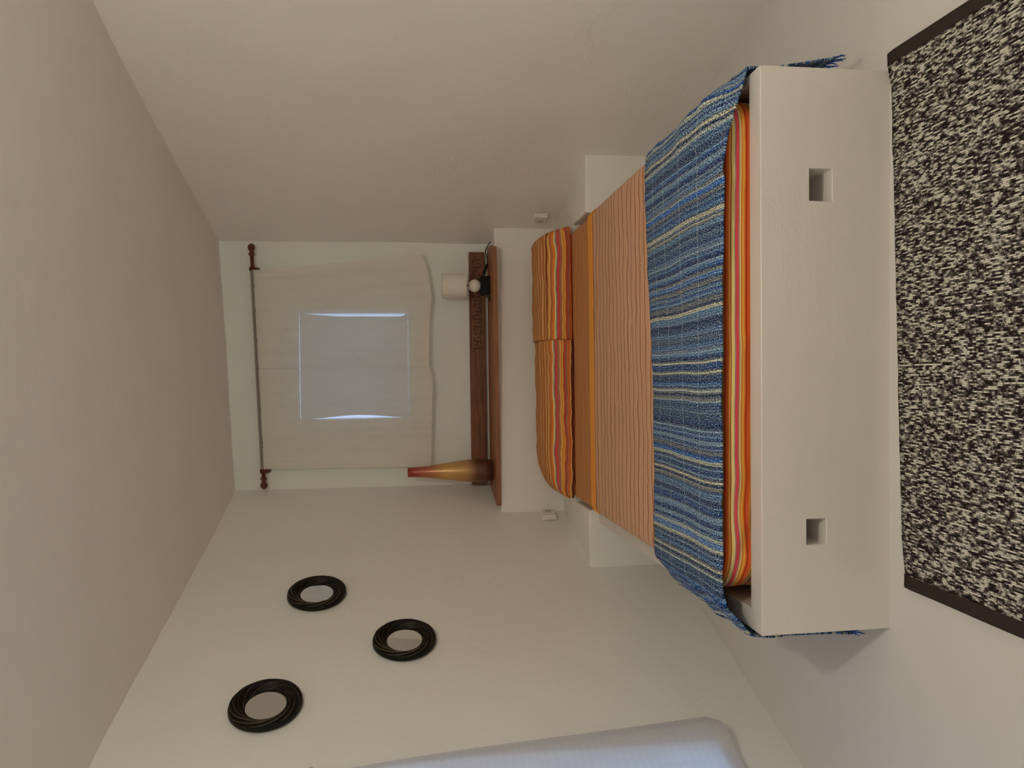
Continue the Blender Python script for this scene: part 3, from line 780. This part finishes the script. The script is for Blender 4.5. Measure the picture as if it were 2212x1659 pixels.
for x in (-0.478, 0.675):
    p = Vector((x, ROD_Y, rodz(x)))
    V, Fc = tube([p + Vector((0, -0.005, 0)), p + Vector((0, 0.03, -0.012)), p + Vector((0, 0.068, -0.014))], [0.021, 0.013, 0.022], 12); off(new_obj('bracket', V, Fc, m_rod), rod)
def curtain_panel(name, xa0, xa1, xb0, xb1, hem_tab, seed, label):
    root = thing(name, label, 'curtain', ((xa0 + xa1) / 2, ROD_Y, 1.13), 'cream curtains of the small window')
    nxs = frange(0, 1, 0.012); zs_ = frange(0, 1, 0.02)
    def make(nm, t0, t1, mat, dy):
        def fn(a, b):
            t = lerp(t0, t1, b)
            xt, xb = lerp(xa0, xa1, a), lerp(xb0, xb1, a)
            x = lerp(xt, xb, sm(t) * 0.4 + t * 0.6)
            ztop = rodz(xt) - 0.006; zb = interp(xb, hem_tab); z = lerp(ztop, zb, t)
            edge = (math.exp(-(a / 0.05) ** 2) + math.exp(-((1 - a) / 0.05) ** 2))
            fold = 0.009 * nz(a * 6, t * 0.8, seed) * (0.3 + t) + 0.004 * nz(a * 16, t * 1.2, seed + 3) - 0.006 * edge * t
            g = 0.0035 * nz(a * 70, 0, seed) * math.exp(-t * 14)
            y = ROD_Y - 0.014 + fold * 1.6 + g + dy - 0.022 * t * t
            return (x, min(y, 4.592), z), (x, z)
        V, Fc, U = grid(fn, nxs, frange(0, 1, 0.02 if t1 - t0 > .3 else 0.1))
        return off(new_obj(nm, V, Fc, mat, uvs=U), root)
    cl = make('cloth', 0.0, 1.0, m_curt, 0.0)
    hm = make('hem', 0.935, 1.0, m_curt_hem, 0.0025); hm.parent = cl
    # gathered pocket round the rod
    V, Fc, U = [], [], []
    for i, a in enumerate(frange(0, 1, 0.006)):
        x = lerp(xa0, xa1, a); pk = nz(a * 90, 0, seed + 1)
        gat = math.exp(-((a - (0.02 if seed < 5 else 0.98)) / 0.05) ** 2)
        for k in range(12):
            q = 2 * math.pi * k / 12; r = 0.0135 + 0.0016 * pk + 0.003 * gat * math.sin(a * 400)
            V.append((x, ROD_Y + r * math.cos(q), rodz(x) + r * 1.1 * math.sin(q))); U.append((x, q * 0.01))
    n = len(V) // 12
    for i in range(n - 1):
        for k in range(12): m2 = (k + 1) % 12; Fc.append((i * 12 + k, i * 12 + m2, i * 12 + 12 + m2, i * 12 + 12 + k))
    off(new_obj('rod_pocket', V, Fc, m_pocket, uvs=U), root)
    return root
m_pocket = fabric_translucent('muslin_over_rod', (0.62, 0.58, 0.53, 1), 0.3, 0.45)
curtain_panel('muslin_curtain', 0.108, 0.668, 0.112, 0.762, [(0.112, 1.150), (0.39, 1.142), (0.52, 1.128), (0.66, 1.146), (0.762, 1.180)], 2.0, 'cream muslin curtain panel on the lamp side of the small window')
curtain_panel('muslin_curtain', -0.466, 0.106, -0.472, 0.110, [(-0.472, 1.146), (-0.18, 1.136), (0.046, 1.127), (0.10, 1.148)], 9.0, 'cream muslin curtain panel on the vase side of the small window')

# ------------------------------------------------------------------ mirrors on the left wall
def mirror_mats():
    t = NT('blackened_carved_wood'); uv = t.coord('UV'); u = t.math('FRACT', t.xyz(uv)[0])
    dist = t.math('MINIMUM', u, t.math('SUBTRACT', 1.0, u))
    wear = t.noise(t.coord('Object'), 26, 3)
    line = t.math('MULTIPLY', t.math('LESS_THAN', t.math('ABSOLUTE', t.math('SUBTRACT', u, 0.93)), 0.035), t.math('GREATER_THAN', wear, 0.30))
    line = t.math('MULTIPLY', line, t.math('GREATER_THAN', t.xyz(uv)[1], 0.03))
    patch = t.math('MULTIPLY', t.math('GREATER_THAN', wear, 0.66), t.math('LESS_THAN', dist, 0.16))
    c = t.mix(line, (0.0065, 0.006, 0.0055, 1), (0.12, 0.085, 0.055, 1)); c = t.mix(t.math('MULTIPLY', patch, 0.3), c, (0.14, 0.075, 0.03, 1))
    fr = t.set(c, 0.45, None, t.bump(t.noise(t.coord('Object'), 90, 3), 0.1, 0.002), 0.2)
    g = NT('mirror_glass'); gl = g.set(g.ramp(g.noise(g.coord(), 3.0, 1), [(0.0, (0.86, 0.87, 0.87, 1)), (1.0, (0.88, 0.88, 0.88, 1))]), 0.015, 1.0)
    return fr, gl
m_mframe, m_glass = mirror_mats()
RO, RI, NR, KT = 0.1285, 0.0715, 9, 2.5
def frame_mesh():
    V, U, Fc = [], [], []
    NA, NRr = 270, 22
    prof_m = [(RO - 0.004, 0.0), (RO, 0.004), (RO, 0.012), (RO - 0.003, 0.017)]
    rad = [RO - 0.003 - (RO - 0.003 - RI) * k / (NRr - 1) for k in range(NRr)]
    for i in range(NA):
        a = 2 * math.pi * i / NA
        for r, z in prof_m: V.append((r * math.cos(a), r * math.sin(a), z)); U.append((NR * i / NA, 0.0))
        for r in rad:
            t = (RO - r) / (RO - RI)
            ph = NR * i / NA; f = ph - math.floor(ph); a2 = a + KT * t ** 0.85
            dome = 0.017 + 0.009 * math.sin(math.pi * min(1, t * 1.1 + 0.1)) * sm((1 - t) / 0.35) - 0.009 * sm((t - 0.45) / 0.55)
            saw = (f ** 0.8) if f < 0.93 else (1 - f) / 0.07
            z = dome + 0.0085 * (saw - 0.5) * sm((1.02 - t) / 0.3) * math.sin(math.pi * min(1, max(0.0, 0.06 + t * 0.9)))
            V.append((r * math.cos(a2), r * math.sin(a2), z)); U.append((ph, t))
        a2 = a + KT; V.append(((RI - 0.001) * math.cos(a2), (RI - 0.001) * math.sin(a2), 0.006)); U.append((NR * i / NA, 1))
    n = len(prof_m) + NRr + 1
    for i in range(NA):
        k = (i + 1) % NA
        for j in range(n - 1): Fc.append((i * n + j, k * n + j, k * n + j + 1, i * n + j + 1))
    return V, Fc, U
def fix_uv_wrap(o):
    l = o.data.uv_layers[0].data
    for p in o.data.polygons:
        us = [l[i].uv[0] for i in p.loop_indices]
        if max(us) - min(us) > 3:
            for i in p.loop_indices:
                if l[i].uv[0] < max(us) - 3: l[i].uv[0] += NR
ex = Vector((-nL.y, nL.x, 0)); ey = Vector((0, 0, 1))
RL = Matrix((ex, ey, nL)).transposed().to_4x4()
mirrors = [((-1.145, 2.850, 1.802), 'round black mirror with swirled frame, largest in view and nearest', 0.0),
           ((-0.940, 3.525, 1.694), 'round black mirror with swirled frame, reflecting bluish light, nearest the window', 0.7),
           ((-1.052, 3.166, 1.309), 'round black mirror with swirled frame, lowest of the three', 0.35)]
fm = None
for loc, label, rz in mirrors:
    yv = loc[1]; base_p = Vector((xL(yv), yv, loc[2])) + nL * 0.0085
    root = thing('round_mirror', label, 'mirror', base_p, 'round mirrors on the side wall')
    root.rotation_euler = (RL @ Matrix.Rotation(rz, 4, 'Z')).to_euler()
    if fm is None:
        V, Fc, U = frame_mesh(); f = new_obj('frame', V, Fc, m_mframe, root, uvs=U); fix_uv_wrap(f)
        V, Fc = lathe([(0.0001, 0.007), (RI + 0.002, 0.007), (RI + 0.002, 0.004), (0.0001, 0.004)], 48); g = new_obj('mirror_glass', V, Fc, m_glass, root, smooth=False)
        fm = (f, g)
    else:
        for src in fm:
            c = src.copy(); COL.objects.link(c); c.parent = root

# ------------------------------------------------------------------ wall sockets
m_recess = simple('recess_grey', (0.6, 0.58, 0.54, 1), 0.5)
def socket(wall, y, z, label):
    n = nL if wall == 'L' else nR; x = xL(y) if wall == 'L' else xR(y)
    root = thing('wall_socket', label, 'socket', Vector((x, y, z)) + n * 0.006, 'white wall sockets beside the bed head')
    X = Vector((-n.y, n.x, 0)); root.rotation_euler = Matrix((X, ey, n)).transposed().to_euler()
    fx = -0.014 if wall == 'R' else 0.014
    from_bm('plate', box_bm(-0.0395, 0.0395, -0.0395, 0.0395, 0, 0.010, 0.004, 3), m_plastic, root)
    from_bm('cover', box_bm(-0.038, 0.038, -0.037, 0.037, 0.0102, 0.027, 0.004, 3), m_plastic, root)
    V, Fc = lathe([(0.0165, 0.027), (0.018, 0.0287), (0.0195, 0.027)], 24, (fx, 0, 0)); new_obj('recess_ring', V, Fc, m_plastic, root)
    V, Fc = lathe([(0.0001, 0.0276), (0.0165, 0.0276)], 24, (fx, 0, 0)); rec = new_obj('recess', V, Fc, m_recess, root)
    for s in (-1, 1):
        V, Fc = lathe([(0.0001, 0.0282), (0.0024, 0.0282), (0.0024, 0.0272)], 10, (fx, 0.0085 * s, 0)); new_obj('pin_hole', V, Fc, m_hole, rec)
socket('R', 4.245, 0.528, 'white wall socket on the bare wall, lamp side of the bed')
socket('L', 4.160, 0.520, 'white wall socket under the mirrors, vase side of the bed')

# ------------------------------------------------------------------ white striped curtain of the left window
lc = thing('voile_curtain', 'white translucent curtain with fine horizontal stripes on the mirror wall', 'curtain', onL(2.0, 0.22, 0.05))
def lcf(a, b):
    # a: 0 right-hand edge .. 1 towards the viewer ; b: 0 top .. 1 hem
    y_e = lerp(2.505, 2.618, b ** 0.8)
    y = y_e - a * lerp(1.15, 1.28, b)
    rnd = 0.10 * max(0.0, 1 - a / 0.075) ** 2
    z = lerp(1.600, 0.214 + 0.035 * math.exp(-(a / 0.03) ** 2) + 0.030 * sm((a - 0.12) / 0.2), b)
    dd = 0.052 + 0.006 * math.sin(a * 30 + 0.6) * (0.3 + b) + 0.012 * nz(a * 7, b * 1.5, 3) - 0.02 * math.exp(-(a / 0.03) ** 2)
    return onL(y, z, max(0.012, dd)), (y, z)
V, Fc, U = grid(lcf, frange(0, 1, 0.008), frange(0, 1, 0.016))
off(new_obj('cloth', V, Fc, m_curt_left, uvs=U), lc)
V, Fc = tube([onL(2.515, 1.606, 0.05), onL(1.30, 1.606, 0.05)], 0.009, 10); off(new_obj('rod', V, Fc, m_plastic), lc)
for y in (2.505, 1.31):
    V, Fc = tube([onL(y, 1.606, 0.05), onL(y, 1.606, 0.004)], [0.007, 0.012], 10); off(new_obj('bracket', V, Fc, m_plastic), lc)
